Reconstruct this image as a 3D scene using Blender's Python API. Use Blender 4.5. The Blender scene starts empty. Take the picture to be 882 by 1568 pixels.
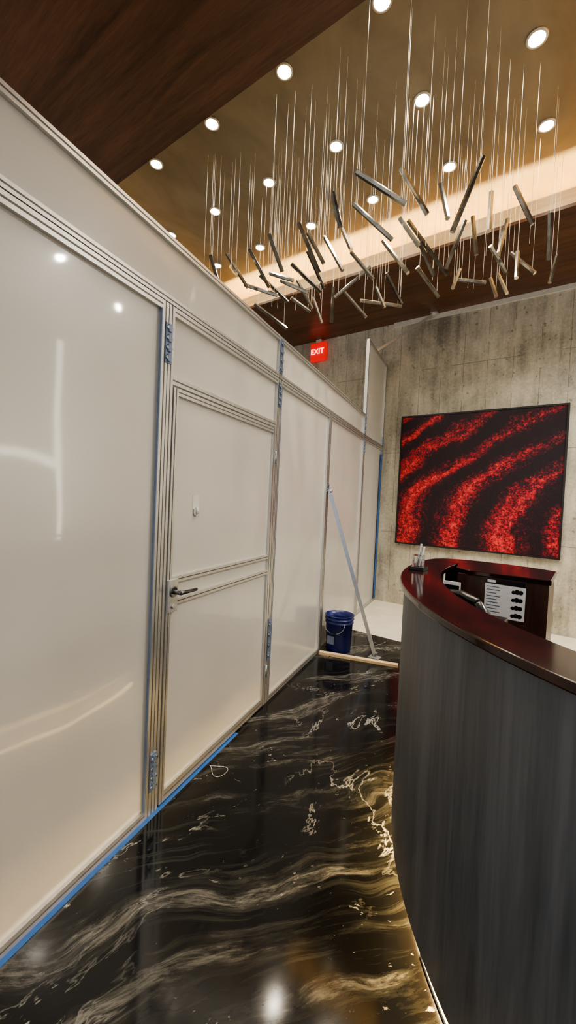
import bpy, math, random
from mathutils import Matrix, Vector
random.seed(7)
sc=bpy.context.scene
COL=bpy.context.collection

# ------------------------------------------------------------------ materials
def nm(name):
    m=bpy.data.materials.new(name); m.use_nodes=True
    return m, m.node_tree, m.node_tree.nodes['Principled BSDF']
def setp(b,**k):
    names=dict(col='Base Color',rough='Roughness',metal='Metallic',coat='Coat Weight',coatr='Coat Roughness',
               em='Emission Color',ems='Emission Strength',trans='Transmission Weight',ior='IOR',spec='Specular IOR Level',alpha='Alpha')
    for kk,v in k.items():
        inp=b.inputs[names[kk]]
        if isinstance(v,tuple) and len(v)==3: v=(*v,1)
        inp.default_value=v
def simple(name,col,rough=.5,metal=0,noise=0,nscale=20,**k):
    m,nt,b=nm(name); setp(b,col=col,rough=rough,metal=metal,**k)
    if noise:
        tc=nt.nodes.new('ShaderNodeTexCoord'); n=nt.nodes.new('ShaderNodeTexNoise'); n.inputs['Scale'].default_value=nscale
        n.inputs['Detail'].default_value=4
        r=nt.nodes.new('ShaderNodeValToRGB')
        r.color_ramp.elements[0].color=(*[c*(1-noise) for c in col],1); r.color_ramp.elements[1].color=(*[min(1,c*(1+noise)) for c in col],1)
        r.color_ramp.elements[0].position=.3; r.color_ramp.elements[1].position=.7
        nt.links.new(tc.outputs['Object'],n.inputs['Vector']); nt.links.new(n.outputs['Fac'],r.inputs['Fac']); nt.links.new(r.outputs['Color'],b.inputs['Base Color'])
    return m
class G:
    def __init__(s,nt): s.nt=nt
    def n(s,t,ins=None,**props):
        x=s.nt.nodes.new(t)
        for k,v in props.items(): setattr(x,k,v)
        for k,v in (ins or {}).items():
            if isinstance(v,bpy.types.NodeSocket): s.nt.links.new(v,x.inputs[k])
            else: x.inputs[k].default_value=v
        return x
    def math(s,op,a,b=None,c=None,clamp=False):
        ins={0:a}
        if b is not None: ins[1]=b
        if c is not None: ins[2]=c
        x=s.n('ShaderNodeMath',ins,operation=op); x.use_clamp=clamp
        return x.outputs[0]
    def ramp(s,fac,stops,interp='LINEAR'):
        x=s.n('ShaderNodeValToRGB',{'Fac':fac}); cr=x.color_ramp; cr.interpolation=interp
        while len(cr.elements)<len(stops): cr.elements.new(.5)
        for e,(p,c) in zip(cr.elements,stops):
            e.position=p; e.color=(*c,1) if isinstance(c,tuple) else (c,c,c,1)
        return x.outputs['Color']
    def noise(s,vec,scale,detail=4,rough=.5,dist=0):
        x=s.n('ShaderNodeTexNoise',{'Vector':vec,'Scale':scale,'Detail':detail,'Roughness':rough,'Distortion':dist}); return x.outputs['Fac']
    def mapping(s,vec,scale=(1,1,1),rot=(0,0,0),loc=(0,0,0)):
        return s.n('ShaderNodeMapping',{'Vector':vec,'Scale':scale,'Rotation':rot,'Location':loc}).outputs[0]
    def mix(s,fac,a,b,mode='MIX'):
        x=s.nt.nodes.new('ShaderNodeMix'); x.data_type='RGBA'; x.blend_type=mode
        for sock,v in ((x.inputs[0],fac),(x.inputs[6],a),(x.inputs[7],b)):
            if isinstance(v,bpy.types.NodeSocket): s.nt.links.new(v,sock)
            else: sock.default_value=(*v,1) if isinstance(v,tuple) else v
        return x.outputs[2]
    def obj(s): return s.n('ShaderNodeTexCoord').outputs['Object']
    def link(s,a,b): s.nt.links.new(a,b)

def wood(name,c1,c2,scale=(1,12,12),rough=.35,coat=0.0,spec=.5,dist=.6):
    m,nt,b=nm(name); g=G(nt)
    v=g.mapping(g.obj(),scale=scale)
    n1=g.noise(v,1.3,5,.6,dist); n2=g.noise(g.mapping(g.obj(),scale=tuple(s*5 for s in scale)),2,3,.6,.2)
    f=g.math('ADD',g.math('MULTIPLY',n1,.7),g.math('MULTIPLY',n2,.3))
    col=g.ramp(f,[(.36,c1),(.64,c2)])
    g.link(col,b.inputs['Base Color']); setp(b,rough=rough,coat=coat,coatr=.08,spec=spec)
    return m

M={}
M['alu']=simple('brushed_aluminium',(.58,.575,.56),.34,.8,noise=.06,nscale=40)
M['alublue']=simple('anodised_brace_tube',(.36,.39,.44),.35,.8,noise=.06,nscale=40)
M['groove_shade']=simple('extrusion_groove_shade',(.11,.105,.10),.6,.4,noise=.1)  # flat dark strip; the slot's shade is put into its colour
M['blue']=simple('blue_tape',(.025,.11,.34),.6,noise=.12,nscale=30)
M['bluefilm']=simple('blue_film_hinge',(.17,.22,.32),.35,.4,noise=.1)
M['bolt']=simple('steel_bolt',(.55,.58,.62),.25,.9,noise=.1)
M['handle']=simple('dark_chrome',(.16,.16,.165),.18,.95,noise=.1)
M['black']=simple('black_plastic',(.012,.012,.013),.25,noise=.2)
M['white']=simple('white_paper',(.8,.8,.8),.6,noise=.03)
M['cap']=simple('pale_plastic',(.6,.58,.52),.5,noise=.05)
M['hook']=simple('pale_clear_plastic',(.58,.57,.54),.08,noise=.05)
def panelmat():
    m,nt,b=nm('white_acrylic_panel'); g=G(nt)
    n=g.noise(g.obj(),1.2,2)
    g.link(g.ramp(n,[(.3,(.47,.455,.425)),(.7,(.535,.52,.49))]),b.inputs['Base Color'])
    setp(b,rough=.27,spec=.55,coat=.42,coatr=.05)
    bp=g.n('ShaderNodeBump',{'Height':g.noise(g.obj(),2.0,1,.5,.3),'Strength':.14,'Distance':.04})
    g.link(bp.outputs[0],b.inputs['Normal']); g.link(bp.outputs[0],b.inputs['Coat Normal'])
    return m
M['panel']=panelmat()
def concrete():
    m,nt,b=nm('board_formed_concrete'); g=G(nt); o=g.obj()
    big=g.noise(g.mapping(o,scale=(1,1,.8)),1.3,6,.62,.3)
    streak=g.noise(g.mapping(o,scale=(6,1,.6)),1.5,5,.65,.3)
    fine=g.noise(o,28,5,.7)
    f=g.math('ADD',g.math('ADD',g.math('MULTIPLY',big,.50),g.math('MULTIPLY',streak,.28)),g.math('MULTIPLY',fine,.22))
    col=g.ramp(f,[(.37,(.17,.158,.125)),(.44,(.32,.295,.235)),(.51,(.46,.425,.34)),(.61,(.66,.61,.49))])
    sx=g.n('ShaderNodeSeparateXYZ',{0:o})
    cell=g.math('FLOOR',g.math('MULTIPLY',sx.outputs[0],1/.31))
    tone=g.n('ShaderNodeTexWhiteNoise',{'W':cell},noise_dimensions='1D').outputs['Value']
    col=g.mix(g.math('MULTIPLY',tone,.22),col,(.22,.20,.16))
    fr=g.math('FRACT',g.math('MULTIPLY',sx.outputs[0],1/.31))
    line=g.math('LESS_THAN',fr,.025)
    zz=g.math('FRACT',g.math('ADD',g.math('MULTIPLY',sx.outputs[2],1/1.22),.1))
    line2=g.math('LESS_THAN',zz,.008)
    ln=g.math('MULTIPLY',g.math('MAXIMUM',line,line2),g.math('GREATER_THAN',g.noise(o,3,2),.43))
    col=g.mix(g.math('MULTIPLY',ln,.6),col,(.13,.115,.09))
    pits=g.math('LESS_THAN',g.noise(o,16,2,.4),.29)
    col=g.mix(g.math('MULTIPLY',pits,.6),col,(.13,.115,.09))
    g.link(col,b.inputs['Base Color']); setp(b,rough=.75)
    bp=g.n('ShaderNodeBump',{'Height':f,'Strength':.35,'Distance':.02}); g.link(bp.outputs[0],b.inputs['Normal'])
    return m
M['concrete']=concrete()
def marble():
    m,nt,b=nm('black_veined_marble'); g=G(nt); o=g.obj()
    warp=g.n('ShaderNodeTexNoise',{'Vector':o,'Scale':.9,'Detail':3}).outputs['Color']
    wv=g.n('ShaderNodeVectorMath',{0:warp,1:(.5,.5,.5)},operation='SUBTRACT').outputs[0]
    wv=g.n('ShaderNodeVectorMath',{0:wv,'Scale':.8},operation='SCALE').outputs[0]
    p=g.n('ShaderNodeVectorMath',{0:o,1:wv},operation='ADD').outputs[0]
    s=g.mapping(p,rot=(0,0,math.radians(33)))          # flow direction becomes local Y
    wisps=g.noise(g.mapping(s,scale=(3.6,.42,1),loc=(.6,0,0)),1.0,10,.68,.1)
    wc=g.ramp(wisps,[(.50,0.0),(.55,.12),(.585,.75),(.61,.26),(.72,.06)])
    mask=g.ramp(g.noise(g.mapping(s,scale=(1.0,.5,1)),1.5,3),[(.38,.12),(.56,1.0)])
    grain=g.ramp(g.noise(g.mapping(s,scale=(14,4,1)),3,6,.78,.2),[(.38,.08),(.62,1.0)])
    base=g.mix(g.math('MULTIPLY',g.math('MULTIPLY',wc,mask),grain),(.006,.006,.0065),(.25,.24,.21))
    hair=g.ramp(g.noise(g.mapping(s,scale=(20,1.2,1)),1.2,6,.68,.1),[(.52,0.0),(.68,.26)])
    base=g.mix(g.math('MULTIPLY',hair,g.ramp(g.noise(s,1.3,2),[(.42,.0),(.6,.9)])),base,(.15,.145,.125))
    rn=g.noise(g.mapping(p,rot=(0,0,-.9),scale=(1.6,.8,1)),.8,7,.64,.1)
    rd=g.math('ABSOLUTE',g.math('SUBTRACT',rn,.5))
    vein=g.ramp(rd,[(0,.75),(.002,.35),(.006,0.0)])
    vm=g.ramp(g.noise(o,1.4,3),[(.49,0.0),(.60,.9)])
    base=g.mix(g.math('MULTIPLY',vein,vm),base,(.52,.505,.46))
    fl=g.noise(g.mapping(s,scale=(1.7,.9,1),loc=(3,1,0)),19,5,.65,.2)
    flk=g.ramp(fl,[(.65,0.0),(.70,.7)])
    fm=g.ramp(g.noise(s,2.2,3),[(.47,.0),(.60,1.0)])
    base=g.mix(g.math('MULTIPLY',flk,fm),base,(.48,.465,.42))
    g.link(base,b.inputs['Base Color']); setp(b,rough=.10,spec=.28)
    return m
M['marble']=marble()
M['tile']=simple('pale_stone_tile',(.74,.68,.56),.25,noise=.06,nscale=4)
M['walnut']=wood('dark_walnut_veneer',(.055,.022,.010),(.150,.064,.029),scale=(.7,9,9),rough=.4)
M['lipwood']=wood('lit_oak_lip',(.60,.42,.20),(.82,.62,.36),scale=(.6,6,14),rough=.45)
M['deskwood']=wood('charcoal_stained_wood',(.048,.052,.059),(.106,.112,.125),scale=(9,9,.5),rough=.45)
M['counter']=wood('red_mahogany_gloss',(.009,.003,.003),(.028,.005,.005),scale=(3,9,9),rough=.12,coat=.25)
M['innerwood']=wood('inner_brown_wood',(.030,.013,.009),(.075,.034,.022),scale=(8,8,.8),rough=.3)
def ceilmat():
    m,nt,b=nm('bronze_ceiling_plaster'); g=G(nt); o=g.obj()
    f=g.noise(g.mapping(o,scale=(1.5,.7,1)),1.8,6,.6,.6)
    g.link(g.ramp(f,[(.3,(.185,.152,.105)),(.7,(.29,.245,.175))]),b.inputs['Base Color']); setp(b,rough=.40)
    return m
M['ceil']=ceilmat()
def emis(name,col,s):
    m,nt,b=nm(name); setp(b,col=col,em=col,ems=s,rough=.5); return m
M['lamp']=emis('downlight_lens',(1,.92,.74),150)
M['cove']=emis('cove_led_strip',(1,.64,.22),200)
M['toe']=emis('toe_kick_led',(1,.68,.26),150)
M['led']=emis('linear_led_profile',(1,.93,.78),15)
M['exit']=emis('exit_sign_red',(.7,.015,.015),.6)
M['exitw']=emis('exit_letters',(1,.35,.3),2)
M['rod']=simple('smoked_metal_rod',(.20,.185,.155),.18,.85,noise=.4,nscale=12)
M['rodend']=simple('rod_end_cap',(.75,.66,.48),.25,.7,noise=.1)
M['wire']=simple('steel_wire',(.70,.64,.52),.35,.3,noise=.05)
M['bucket']=simple('blue_bucket_plastic',(.010,.018,.13),.3,noise=.15)
M['plank']=wood('pine_plank',(.50,.36,.21),(.68,.52,.33),scale=(2,12,12),rough=.6)
M['grey']=simple('painted_wall',(.55,.52,.47),.7,noise=.05,nscale=3)
m,nt,b=nm('clear_acrylic'); setp(b,col=(.9,.93,.95),rough=.03,trans=1.0,ior=1.45); M['clear']=m
M['frame']=simple('painting_frame_black',(.015,.012,.012),.35,noise=.2)

def paintmat():
    m,nt,b=nm('red_black_beaded_canvas'); g=G(nt); o=g.obj()   # object origin = canvas lower-left corner, metres
    wn=g.n('ShaderNodeTexNoise',{'Vector':o,'Scale':1.5,'Detail':3}).outputs['Color']
    wv=g.n('ShaderNodeVectorMath',{0:wn,1:(.5,.5,.5)},operation='SUBTRACT').outputs[0]
    wv=g.n('ShaderNodeVectorMath',{0:wv,'Scale':.46},operation='SCALE').outputs[0]
    p=g.n('ShaderNodeVectorMath',{0:o,1:wv},operation='ADD').outputs[0]
    s=g.n('ShaderNodeSeparateXYZ',{0:p}); u=g.math('DIVIDE',s.outputs[0],2.07); v=g.math('DIVIDE',s.outputs[2],1.88)
    w=g.math('SUBTRACT',v,.42)
    gg=g.math('MULTIPLY',g.math('ADD',w,g.math('SQRT',g.math('ADD',g.math('MULTIPLY',w,w),.02))),.78)
    L=g.math('SUBTRACT',u,gg)
    wave=g.math('COSINE',g.math('MULTIPLY',g.math('SUBTRACT',L,.03),2*math.pi/.33))
    comb=g.n('ShaderNodeCombineXYZ',{0:g.math('MULTIPLY',L,14),1:0.0,2:g.math('MULTIPLY',v,2.2)}).outputs[0]
    n2=g.noise(comb,1.0,5,.65)
    bead=g.n('ShaderNodeTexVoronoi',{'Vector':o,'Scale':62.0}).outputs['Color']
    bead=g.n('ShaderNodeSeparateColor',{0:bead}).outputs[0]
    mid=g.noise(o,17,3,.6)
    f=g.math('ADD',g.math('MULTIPLY',wave,.28),.35)
    f=g.math('ADD',f,g.math('MULTIPLY',g.math('SUBTRACT',n2,.5),.95))
    f=g.math('ADD',f,g.math('MULTIPLY',g.math('SUBTRACT',bead,.5),.36))
    f=g.math('ADD',f,g.math('MULTIPLY',g.math('SUBTRACT',mid,.5),.75))
    f=g.math('SUBTRACT',f,g.math('MULTIPLY',g.math('MULTIPLY',u,v),.30))
    col=g.ramp(f,[(.16,(.016,.008,.011)),(.32,(.045,.008,.014)),(.46,(.15,.011,.018)),(.58,(.38,.018,.026)),(.82,(.68,.070,.065))])
    g.link(col,b.inputs['Base Color']); setp(b,rough=.4,spec=.35)
    bp=g.n('ShaderNodeBump',{'Height':bead,'Strength':.5,'Distance':.008}); g.link(bp.outputs[0],b.inputs['Normal'])
    return m
M['paint']=paintmat()

# ------------------------------------------------------------------ mesh builder
class MB:
    def __init__(s): s.v=[];s.f=[];s.mi=[];s.mats=[];s.sm=[]
    def mid(s,k):
        if k not in s.mats: s.mats.append(k)
        return s.mats.index(k)
    def face(s,idx,k,sm=False): s.f.append(idx); s.mi.append(s.mid(k)); s.sm.append(sm)
    def box(s,x0,x1,y0,y1,z0,z1,k):
        b=len(s.v)
        for x in (x0,x1):
            for y in (y0,y1):
                for z in (z0,z1): s.v.append((x,y,z))
        for q in ((0,1,3,2),(4,6,7,5),(0,4,5,1),(2,3,7,6),(0,2,6,4),(1,5,7,3)): s.face([b+i for i in q],k)
    def cyl(s,p0,p1,r0,k,seg=12,r1=None,capk=None,caps=True,sm=True):
        r1=r0 if r1 is None else r1; capk=capk or k
        p0=Vector(p0);p1=Vector(p1);d=(p1-p0).normalized()
        a=d.orthogonal().normalized(); c=d.cross(a); b=len(s.v)
        for p,r in ((p0,r0),(p1,r1)):
            for i in range(seg):
                t=2*math.pi*i/seg; s.v.append(tuple(p+a*math.cos(t)*r+c*math.sin(t)*r))
        for i in range(seg):
            j=(i+1)%seg; s.face([b+i,b+j,b+seg+j,b+seg+i],k,sm)
        if caps:
            s.face([b+i for i in reversed(range(seg))],capk); s.face([b+seg+i for i in range(seg)],capk)
    def bar(s,p0,p1,w,h,k):
        p0=Vector(p0);p1=Vector(p1);d=(p1-p0).normalized(); up=Vector((0,0,1))
        a=d.cross(up).normalized(); c=a.cross(d); b=len(s.v)
        for p in (p0,p1):
            for x,y in ((-1,-1),(1,-1),(1,1),(-1,1)): s.v.append(tuple(p+a*x*w/2+c*y*h/2))
        for i in range(4):
            j=(i+1)%4; s.face([b+i,b+j,b+4+j,b+4+i],k)
        s.face([b+3,b+2,b+1,b],k); s.face([b+4,b+5,b+6,b+7],k)
    def lathe(s,cx,cy,prof,k,seg=40):
        b=len(s.v)
        for r,z in prof:
            for i in range(seg):
                t=2*math.pi*i/seg; s.v.append((cx+r*math.cos(t),cy+r*math.sin(t),z))
        for q in range(len(prof)-1):
            for i in range(seg):
                j=(i+1)%seg; s.face([b+q*seg+i,b+q*seg+j,b+(q+1)*seg+j,b+(q+1)*seg+i],k,True)
    def arc(s,cx,cy,r0,r1,a0,a1,z0,z1,k,seg=96,kout=None,ktop=None):
        b=len(s.v)
        for i in range(seg+1):
            t=a0+(a1-a0)*i/seg; c,sn=math.cos(t),math.sin(t)
            for r,z in ((r0,z0),(r1,z0),(r1,z1),(r0,z1)): s.v.append((cx+r*c,cy+r*sn,z))
        for i in range(seg):
            p=b+4*i;q=p+4
            s.face([p,q,q+1,p+1],k); s.face([p+1,q+1,q+2,p+2],kout or k,False); s.face([p+2,q+2,q+3,p+3],ktop or k); s.face([p+3,q+3,q,p],k,False)
        s.face([b,b+1,b+2,b+3],k); e=b+4*seg; s.face([e+3,e+2,e+1,e],k)
    def make(s,name,parent=None,mw=None,bevel=0):
        me=bpy.data.meshes.new(name); me.from_pydata(s.v,[],s.f)
        for k in s.mats: me.materials.append(M[k])
        me.polygons.foreach_set('material_index',s.mi); me.polygons.foreach_set('use_smooth',s.sm); me.update()
        o=bpy.data.objects.new(name,me); COL.objects.link(o)
        if mw is not None: o.matrix_world=mw
        if parent: o.parent=parent
        if bevel:
            md=o.modifiers.new('bevel','BEVEL'); md.width=bevel; md.segments=2; md.limit_method='ANGLE'
        return o
def empty(name,mw=None):
    e=bpy.data.objects.new(name,None); COL.objects.link(e); e.empty_display_size=.1
    if mw is not None: e.matrix_world=mw
    return e

# ------------------------------------------------------------------ room shell
XL,XR,YB,YR=-6.5,3.0,6.11,-2.5; ZS=4.32; ZC=4.72
def one(name,*b,k): 
    m=MB(); m.box(*b,k); return m.make(name)
m=MB(); m.box(XL,XR,YR,4.45,-.1,0,'marble'); m.box(XL,XR,4.45,YB,-.1,0,'tile'); m.make('floor')
one('wall_back',XL,XR,YB,YB+.15,-.1,4.9,k='concrete')
one('wall_left',XL-.15,XL,YR,YB+.15,-.1,4.9,k='grey')
one('wall_right',XR,XR+.15,YR,YB+.15,-.1,4.9,k='grey')
TX0,TX1,TY0,TY1=-4.95,.12,2.09,4.555; CV=.34
m=MB()
m.box(XL,XR,YR,TY0,ZS,ZS+.03,'walnut'); m.box(XL,XR,TY1,YB,ZS,ZS+.03,'walnut')
m.box(XL,TX0,TY0,TY1,ZS,ZS+.03,'walnut'); m.box(TX1,XR,TY0,TY1,ZS,ZS+.03,'walnut')
m.box(TX0,TX1,TY1,TY1+.03,ZS+.03,ZS+.17,'lipwood'); m.box(TX0,TX1,TY0-.03,TY0,ZS+.03,ZS+.17,'lipwood')
m.box(TX0-.03,TX0,TY0,TY1,ZS+.03,ZS+.17,'lipwood'); m.box(TX1,TX1+.03,TY0,TY1,ZS+.03,ZS+.17,'lipwood')
m.box(TX0-CV,TX1+CV,TY0-CV,TY1+CV,ZC,ZC+.05,'ceil')
m.box(TX0-CV,TX1+CV,TY1+CV,TY1+CV+.03,ZS+.03,ZC,'ceil'); m.box(TX0-CV,TX1+CV,TY0-CV-.03,TY0-CV,ZS+.03,ZC,'ceil')
m.box(TX0-CV-.03,TX0-CV,TY0-CV,TY1+CV,ZS+.03,ZC,'ceil'); m.box(TX1+CV,TX1+CV+.03,TY0-CV,TY1+CV,ZS+.03,ZC,'ceil')
m.make('ceiling')
one('trim_1',-2.6,XR,YB-.03,YB,ZS-.06,ZS,k='cap')
m=MB()
m.box(TX0,TX1,TY1+.10,TY1+.13,ZS+.05,ZS+.07,'cove'); m.box(TX0-.13,TX0-.10,TY0,TY1,ZS+.05,ZS+.07,'cove'); m.box(TX1+.10,TX1+.13,TY0,TY1,ZS+.05,ZS+.07,'cove')
m.make('cove_light_strip')

# ------------------------------------------------------------------ downlights
def spot(x,y,z,power,size=math.radians(95),col=(1,.87,.69),name='spot'):
    l=bpy.data.lights.new(name,'SPOT'); l.energy=power; l.spot_size=size; l.spot_blend=.7; l.color=col; l.shadow_soft_size=.04
    o=bpy.data.objects.new(name,l); COL.objects.link(o); o.location=(x,y,z); return o
GX,GY,GS=-2.02,2.447,.776
for j in range(3):
    for i in range(-3,3):
        x=GX+i*GS;y=GY+j*GS
        mb=MB()
        mb.lathe(x,y,[(.050,ZC-.001),(.066,ZC-.001),(.066,ZC-.010),(.053,ZC-.012),(.046,ZC-.004),(.050,ZC-.001)],'cap',24)
        b=len(mb.v)
        for q in range(20):
            t=2*math.pi*q/20; mb.v.append((x+.047*math.cos(t),y+.047*math.sin(t),ZC-.006))
        mb.face([b+q for q in reversed(range(20))],'lamp')
        o=mb.make('added_fill_downlight')
        s=spot(x,y,ZC-.03,52,size=math.radians(110),name='bulb'); s.parent=o
for x,y,pw in ((-3.2,.2,50),(-3.2,-1.6,50),(.9,-.6,40),(.9,-1.9,60),(2.2,.3,60),(2.2,-1.5,60),(1.6,2.2,70),(1.2,3.8,170),(1.2,5.0,180)):  # unseen fill spots, added to brighten the room and concrete wall
    mb=MB(); mb.lathe(x,y,[(.055,ZS-.001),(.070,ZS-.001),(.070,ZS-.010),(.055,ZS-.012)],'cap',24)
    b=len(mb.v)
    for q in range(20):
        t=2*math.pi*q/20; mb.v.append((x+.054*math.cos(t),y+.054*math.sin(t),ZS-.004))
    mb.face([b+q for q in reversed(range(20))],'cap')
    o=mb.make('added_fill_downlight')
    s=spot(x,y,ZS-.03,pw,size=math.radians(150),col=(1,.94,.83),name='bulb'); s.parent=o

# ------------------------------------------------------------------ partition
ang=.2226; dn=1.3211
dv=Vector((-math.sin(ang),math.cos(ang),0)); nn=Vector((-math.cos(ang),-math.sin(ang),0))
PM=Matrix(((dv.x,nn.x,0,nn.x*dn),(dv.y,nn.y,0,nn.y*dn),(0,0,1,0),(0,0,0,1)))
part=empty('temporary_partition_wall')
E=.040; Y0,Y1=-.02,.02
fr=MB(); pn=MB()
def vpost(mb,t,z0,z1,w=E,y0=Y0,y1=Y1):
    mb.box(t,t+w,y0,y1,z0,z1,'alu'); mb.box(t+w*.42,t+w*.58,y0-.0008,y0+.001,z0,z1,'groove_shade')
def hrail(mb,t0,t1,z,w=E,y0=Y0,y1=Y1):
    mb.box(t0,t1,y0,y1,z,z+w,'alu'); mb.box(t0,t1,y0-.0008,y0+.001,z+w*.42,z+w*.58,'groove_shade')
def framed(t0,t1,z0,z1,w=E):
    vpost(fr,t0,z0,z1,w); vpost(fr,t1-w,z0,z1,w); hrail(fr,t0+w,t1-w,z0,w); hrail(fr,t0+w,t1-w,z1-w,w)
    pn.box(t0+w-.004,t1-w+.004,-.003,.003,z0+w-.004,z1-w+.004,'panel')
HR,HT=2.404,2.706
framed(-2.14,-.925,.002,HR-.003); framed(-.92,.297,.002,HR-.003)
framed(.302,1.518,.002,HR-.003)
vpost(fr,1.523,.002,HR-.003); vpost(fr,2.694,.002,HR-.003)
hrail(fr,1.563,2.694,HR-.043); hrail(fr,1.563,2.694,2.045)
pn.box(1.56,2.697,-.003,.003,2.08,HR-.04,'panel')
framed(2.739,3.952,.002,HR-.003); framed(3.957,5.42,.002,HR-.003)
framed(-2.14,.297,HR+.002,HT,.034); framed(.302,2.734,HR+.002,HT,.034); framed(2.739,5.42,HR+.002,HT,.034)
def hinge(t,z0,z1):
    fr.box(t-.022,t+.022,Y0-.006,Y0,z0,z1,'bluefilm')
    n=4
    for i in range(n):
        zz=z0+(i+.5)*(z1-z0)/n
        fr.box(t-.010,t+.010,Y0-.014,Y0-.006,zz-.016,zz+.016,'bluefilm')
        for s in (-.014,.014): fr.cyl((t+s,Y0-.006,zz),(t+s,Y0-.013,zz),.0075,'bolt',8)
for t,z0,z1 in ((1.52,2.13,2.31),(1.52,.12,.30),(2.736,HR+.04,HT-.02),(2.736,2.20,2.37),(2.736,.33,.64),(5.42,2.45,2.68),(5.42,2.2,2.36),(3.954,1.62,1.70)):
    hinge(t,z0,z1)
fr.box(1.472,1.477,Y0-.002,Y0+.01,.04,HR-.04,'bluefilm'); fr.box(2.775,2.780,Y0-.002,Y0+.01,.04,HR-.04,'bluefilm')
fr.box(-2.14,2.30,-.042,-.014,.0005,.0018,'blue')
fr.make('aluminium_frame',part,PM); pn.make('acrylic_panels',part,PM)
A=PM@Vector((5.43,0,0)); B=Vector((-2.705,YB-.012,0)); dd=(B-A); L=dd.length; dd.normalize(); n2=Vector((-dd.y,dd.x,0))
TM=Matrix(((dd.x,n2.x,0,A.x),(dd.y,n2.y,0,A.y),(0,0,1,0),(0,0,0,1)))
fr=MB(); pn=MB()
framed(0.0,L,.002,HR-.003); framed(0.0,L,HR+.002,3.70,.036)
fr.box(L-.13,L-.04,Y0-.004,Y0,.04,2.30,'blue')
for zz in (2.3,2.5): hinge(L-.05,zz-.07,zz+.07)
fr.make('tall_section_frame',part,TM); pn.make('tall_section_panels',part,TM)
mb=MB(); mb.bar((-2.60,5.50,3.71),(-1.97,6.04,4.31),.035,.035,'alu'); mb.box(-2.02,-1.92,5.98,6.08,4.30,4.318,'alu'); mb.make('upper_brace_bar',part)
p=PM@Vector((3.954,-.045,1.63))
mb=MB(); mb.bar(p,(-1.645,3.80,.03),.034,.034,'alublue'); mb.box(-1.70,-1.59,3.76,3.85,.0,.008,'alu'); mb.box(-1.67,-1.62,3.785,3.825,.008,.05,'bolt')
q=PM@Vector((3.954,-.025,1.63)); mb.cyl(q,p+(p-q)*1.2,.02,'bolt',12)
mb.make('floor_brace_bar',part)

# door
door=empty('door_1')
d=MB(); T0,T1=1.570,2.688
vp=lambda t,w:vpost(d,t,.012,2.035,w,-.024,.016)
vp(T0,.034); vp(T1-.034,.034)
for z,w in ((.012,.055),(2.001,.034),(1.095,.030),(.985,.030)): hrail(d,T0+.034,T1-.034,z,w,-.024,.016)
d.box(T0+.03,T1-.03,-.010,-.004,.06,2.005,'panel')
d.make('door_leaf',door,PM)
h=MB()
h.box(1.574,1.640,-.034,-.024,.955,1.115,'alu')
h.cyl((1.606,-.034,1.055),(1.606,-.085,1.055),.011,'handle',14); h.cyl((1.606,-.034,1.055),(1.606,-.040,1.055),.026,'handle',20)
h.cyl((1.600,-.082,1.055),(1.735,-.078,1.050),.010,'handle',12,.008); h.cyl((1.606,-.034,.985),(1.606,-.042,.985),.012,'bolt',14)
h.make('lever_handle',door,PM,.002)
h=MB(); h.box(1.765,1.815,-.0125,-.010,1.455,1.53,'hook'); h.cyl((1.79,-.0125,1.44),(1.79,-.018,1.44),.020,'hook',20); h.cyl((1.79,-.018,1.465),(1.79,-.026,1.43),.006,'hook',10)
h.make('clear_hook',door,PM)
h=MB()
for z in (.22,1.78): h.box(2.676,2.70,-.032,-.024,z,z+.09,'alu'); h.cyl((2.689,-.034,z),(2.689,-.034,z+.09),.006,'bolt',10)
h.make('door_hinges',door,PM)

# ------------------------------------------------------------------ reception desk
CX,CY,RO,RI,RB=.95,2.44,1.748,1.565,1.728; ZT=1.20; TH=.026; BZ=.10
a0,a1=math.radians(176),math.radians(330)
desk=empty('reception_desk')
b=MB(); b.arc(CX,CY,RB-.04,RB,a0,a1,BZ,ZT-TH,'innerwood',seg=160,kout='deskwood'); 
b.arc(CX,CY,RB-.16,RB-.12,a0,a1,0,BZ,'cap'); b.arc(CX,CY,RB-.16,RB-.04,a0,a1,BZ,BZ+.03,'innerwood')
b.arc(CX,CY,RB-.10,RB-.035,math.radians(218),a1,0.0,.012,'cap')
b.make('curved_front',desk)
b=MB(); b.arc(CX,CY,RI,RO,a0,a1,ZT-TH,ZT,'counter',seg=160)
e0=(CX+RO*math.cos(a0),CY+RO*math.sin(a0)); ei=(CX+RI*math.cos(a0),CY+RI*math.sin(a0))
out=[e0,(-.78,2.64),(-.74,2.71),(-.66,2.76),(-.55,2.785),(-.40,2.79),(-.25,2.77),(-.13,2.72),(-.13,2.33),(-.50,2.33),(-.585,2.40),ei]
nb=len(b.v); k=len(out)
for z in (ZT-TH,ZT):
    for x,y in out: b.v.append((x,y,z))
b.face([nb+i for i in range(k)],'counter'); b.face([nb+k+i for i in reversed(range(k))],'counter')
for i in range(k): j=(i+1)%k; b.face([nb+j,nb+i,nb+k+i,nb+k+j],'counter')
b.make('transaction_top',desk,bevel=.005)
b=MB()
b.box(-.56,-.14,2.34,2.365,.0,ZT-TH,'innerwood'); b.box(-.165,-.14,2.365,2.70,.0,ZT-TH,'innerwood')
b.box(-.72,-.14,2.70,2.725,.0,ZT-TH,'deskwood'); b.box(-.755,-.73,2.50,2.70,0,ZT-TH,'deskwood')
b.arc(CX,CY,.95,RB-.04,a0,a1,.72,.75,'innerwood'); b.arc(CX,CY,RI-.16,RB-.04,a0,a1,1.02,1.04,'innerwood')
b.arc(CX,CY,.95,.98,a0,a1,0,.72,'innerwood')
b.make('inner_worktop',desk)
b=MB(); b.arc(CX,CY,RB-.09,RB-.07,a0,a1,BZ-.012,BZ-.001,'toe'); b.make('toe_kick_led',desk)

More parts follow.
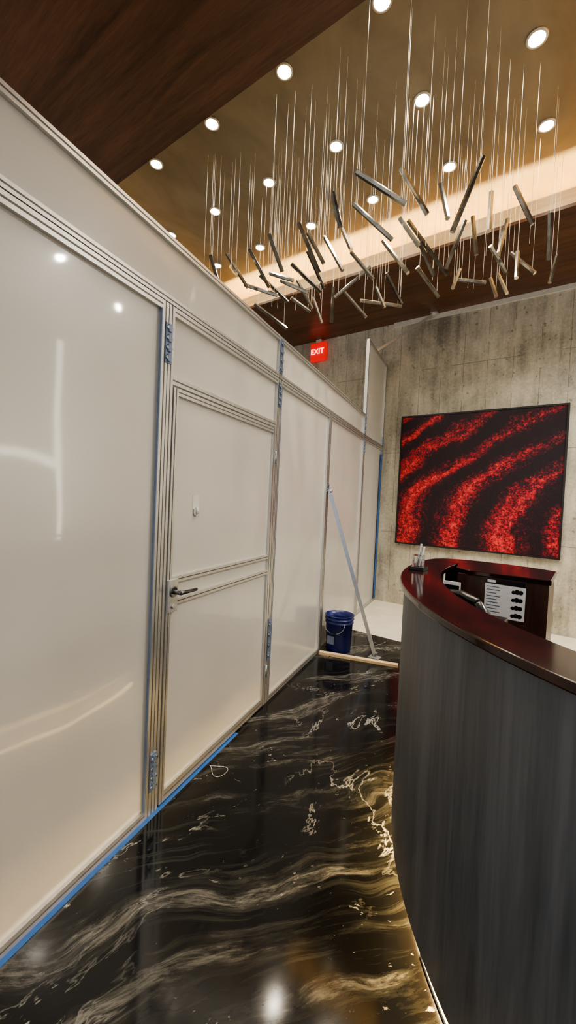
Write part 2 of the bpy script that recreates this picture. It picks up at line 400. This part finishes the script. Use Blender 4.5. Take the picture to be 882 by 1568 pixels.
sg=empty('notice_sheet'); b=MB(); yb=2.338
b.box(-.42,-.235,yb-.003,yb,.975,1.172,'white'); 
b.box(-.42,-.235,yb-.004,yb-.003,1.145,1.172,'black'); b.box(-.41,-.37,yb-.005,yb-.004,1.152,1.165,'white')
for i in range(4): 
    z=1.118-.040*i
    b.cyl((-.256,yb-.003,z),(-.256,yb-.0045,z),.011,'black',16); b.cyl((-.272,yb-.003,z+.001),(-.272,yb-.0046,z+.001),.012,'black',16); b.cyl((-.288,yb-.003,z-.002),(-.288,yb-.0047,z-.002),.009,'black',16)
for i in range(9): b.box(-.412,-.345-random.random()*.03,yb-.004,yb-.003,1.128-.016*i,1.132-.016*i,'bluefilm')
b.make('printed_page',sg)
ph=empty('desk_telephone'); b=MB()
b.box(-.42,-.24,1.66,1.84,1.041,1.10,'black')
pr=[(-.46,1.78,1.13),(-.44,1.73,1.18),(-.38,1.66,1.20),(-.31,1.61,1.185),(-.27,1.575,1.13)]
rr=[.028,.017,.015,.017,.028]
for i in range(4): b.cyl(pr[i],pr[i+1],rr[i],'black',14,rr[i+1])
b.make('handset_and_base',ph,bevel=.004)
br=empty('brochure_holder'); b=MB()
b.box(-.535,-.46,1.985,1.990,1.042,1.185,'white'); b.box(-.54,-.455,1.975,1.979,1.042,1.13,'clear'); b.box(-.54,-.455,1.975,2.02,1.041,1.046,'clear')
b.box(-.53,-.465,1.983,1.985,1.125,1.170,'black'); b.make('brochure',br)
tr=empty('acrylic_pen_stand'); b=MB()
b.box(-.735,-.655,2.06,2.13,ZT,ZT+.018,'black'); b.box(-.72,-.67,2.075,2.115,ZT+.018,ZT+.075,'clear'); b.cyl((-.70,2.09,ZT+.02),(-.685,2.10,ZT+.135),.006,'bolt',10); b.cyl((-.69,2.10,ZT+.02),(-.67,2.10,ZT+.12),.005,'white',10)
b.make('stand',tr,bevel=.003)

# ------------------------------------------------------------------ painting
pt=empty('abstract_painting'); px0,px1,pz0,pz1=-2.367,-.292,.96,2.842
b=MB(); b.box(0,px1-px0,-.045,-.02,0,pz1-pz0,'paint'); b.make('canvas',pt,Matrix.Translation((px0,YB,pz0)))
b=MB(); w=.022
b.box(px0-w,px0,YB-.055,YB-.004,pz0-w,pz1+w,'frame'); b.box(px1,px1+w,YB-.055,YB-.004,pz0-w,pz1+w,'frame')
b.box(px0,px1,YB-.055,YB-.004,pz0-w,pz0,'frame'); b.box(px0,px1,YB-.055,YB-.004,pz1,pz1+w,'frame'); b.make('frame',pt)

# ------------------------------------------------------------------ exit sign
ex=empty('exit_sign'); b=MB(); b.box(-4.10,-3.80,6.02,6.10,3.95,4.26,'exit'); b.box(-4.0,-3.9,6.03,6.09,4.26,ZS-.001,'cap'); b.make('sign_box',ex,bevel=.01)
cu=bpy.data.curves.new('exit_text','FONT'); cu.body='EXIT'; cu.size=.13; cu.extrude=.004; cu.align_x='CENTER'; cu.align_y='CENTER'
t=bpy.data.objects.new('exit_text',cu); COL.objects.link(t); cu.materials.append(M['exitw']); t.location=(-3.95,6.014,4.10); t.rotation_euler=(math.pi/2,0,0); t.parent=ex

# ------------------------------------------------------------------ bucket, plank
bk=empty('plastic_bucket'); b=MB(); bx,by=-2.025,3.745
b.lathe(bx,by,[(0,.0),(.118,.0),(.125,.008),(.138,.29),(.146,.292),(.146,.302),(.139,.304),(.141,.325),(.150,.327),(.150,.337),(.142,.339),(.144,.360),(.150,.362),(.150,.372),(.140,.372),(.134,.30),(.120,.02),(0,.02)],'bucket')
b.make('bucket_body',bk)
b=MB(); prev=None
for i in range(25):
    th=math.pi*i/24
    q=Vector((bx+.120*math.cos(th)+.02,by-.145-.012*math.sin(th),.315-.11*math.sin(th)))
    if prev is not None: b.cyl(prev,q,.0028,'bolt',6)
    prev=q
b.box(bx-.015,bx+.055,by-.165,by-.148,.198,.214,'black')
b.box(bx-.055,bx+.02,by-.142,by-.134,.09,.17,'bluefilm')
b.make('bail_handle',bk)
b=MB(); b.bar((-2.11,3.515,.0125),(-1.38,3.745,.0125),.055,.024,'plank'); b.make('wood_plank')
b=MB(); prev=None
for i in range(20):
    th=2*math.pi*i/19; q=Vector((-1.60+.06*math.cos(th),1.62+.035*math.sin(th)+.02*math.sin(2*th),.004))
    if prev is not None: b.cyl(prev,q,.002,'alu',6)
    prev=q
b.make('cable_tie')

# ------------------------------------------------------------------ linear LED frame on the right-hand wall
b=MB(); b.box(XR-.04,XR-.001,5.90,6.0,.7,4.2,'led'); b.box(XR-.04,XR-.001,3.6,5.90,2.02,2.10,'led'); b.make('linear_wall_light')

# ------------------------------------------------------------------ rod chandelier
RODS="""-119,246,354,13,10,-9;-104,264,357,7,7,-13;-93,291,363,5,-6,-17;-73,273,348,-8,0,-20;-66,305,354,1,-5,-16;-51,338,372,6,3,-14;
-86,349,368,2,1,-15;-66,353,363,-1,-8,-17;-37,372,363,0,7,-14;-158,257,361,1,5,-10;-167,281,364,10,-2,-20;-145,289,366,12,10,-12;
-140,322,355,12,-1,-17;-128,319,369,7,4,-11;-120,341,365,12,16,-18;-100,348,365,-7,2,-16;-121,343,357,4,8,-11;-73,376,359,4,12,-6;
-60,411,369,10,-1,-12;-59,377,351,1,-5,-13;-39,439,371,-2,-3,-13;-175,332,363,10,3,-13;-185,299,360,8,3,-15;-190,280,356,5,5,-11;
-200,285,362,4,11,-16;-230,325,364,8,14,-9;-220,326,369,3,11,-13;-249,311,364,13,2,-6;-264,296,369,4,11,-14;-286,289,370,8,7,-15;
-282,280,365,6,-2,-6;-298,270,368,2,3,-10;-270,306,355,18,4,-8;-274,331,368,7,15,-9;-215,260,350,2,7,-12;-242,322,358,14,3,-8;
-254,351,355,6,9,-5;-201,363,369,17,4,12;-213,391,363,14,1,-17;-191,409,365,19,11,-3;-171,395,369,4,12,-11;-133,384,360,6,14,-9;
-107,381,355,0,-9,-12;-100,406,362,12,-1,-5;-82,409,353,3,0,-9;-78,427,363,5,-4,-12;-289,346,349,11,15,-10;-227,370,356,-4,6,-15;
-263,397,370,6,1,-15;-181,385,359,4,3,-10;-247,348,363,6,6,-13"""
ch=empty('rod_chandelier'); b=MB(); w=MB()
for r in RODS.replace('\n','').split(';'):
    x,y,z,hx,hy,hz=[float(q)/100 for q in r.split(',')]
    c=Vector((x,y,z)); hv=Vector((hx,hy,hz))
    b.cyl(c-hv,c+hv,.0175,'rod',6,capk='rodend',sm=False)
    for s in (-.8,.8):
        q=c+hv*s; w.cyl(q,(q.x,q.y,ZC-.013),.0013,'wire',5,caps=False)
for i in range(50):
    x=random.uniform(-3.2,-.5); y=2.45+.55*(x+3.2)/1.2*random.random()+random.uniform(0,1.3); y=min(y,4.3)
    w.cyl((x,y,random.uniform(3.55,3.9)),(x,y,ZC-.013),.0011,'wire',5,caps=False)
b.make('metal_rods',ch); w.make('suspension_wires',ch)

# ------------------------------------------------------------------ world, camera
wd=bpy.data.worlds.new('lobby_ambient'); sc.world=wd; wd.use_nodes=True
bg=wd.node_tree.nodes['Background']; bg.inputs[0].default_value=(.97,.98,1,1); bg.inputs[1].default_value=1.0
cam=bpy.data.cameras.new('camera'); cam.sensor_fit='VERTICAL'; cam.sensor_height=36; cam.lens=629.9/1568*36; cam.clip_start=.02
co=bpy.data.objects.new('camera',cam); COL.objects.link(co)
co.matrix_world=Matrix.Translation((0,0,1.53))@Matrix.Rotation(.6333,4,'Z')@Matrix.Rotation(math.pi/2-.0308,4,'X')@Matrix.Rotation(.0465,4,'Z')
sc.camera=co
sc.view_settings.view_transform='AgX'
try: sc.view_settings.look='AgX - Medium High Contrast'
except Exception: pass
sc.view_settings.exposure=0.42
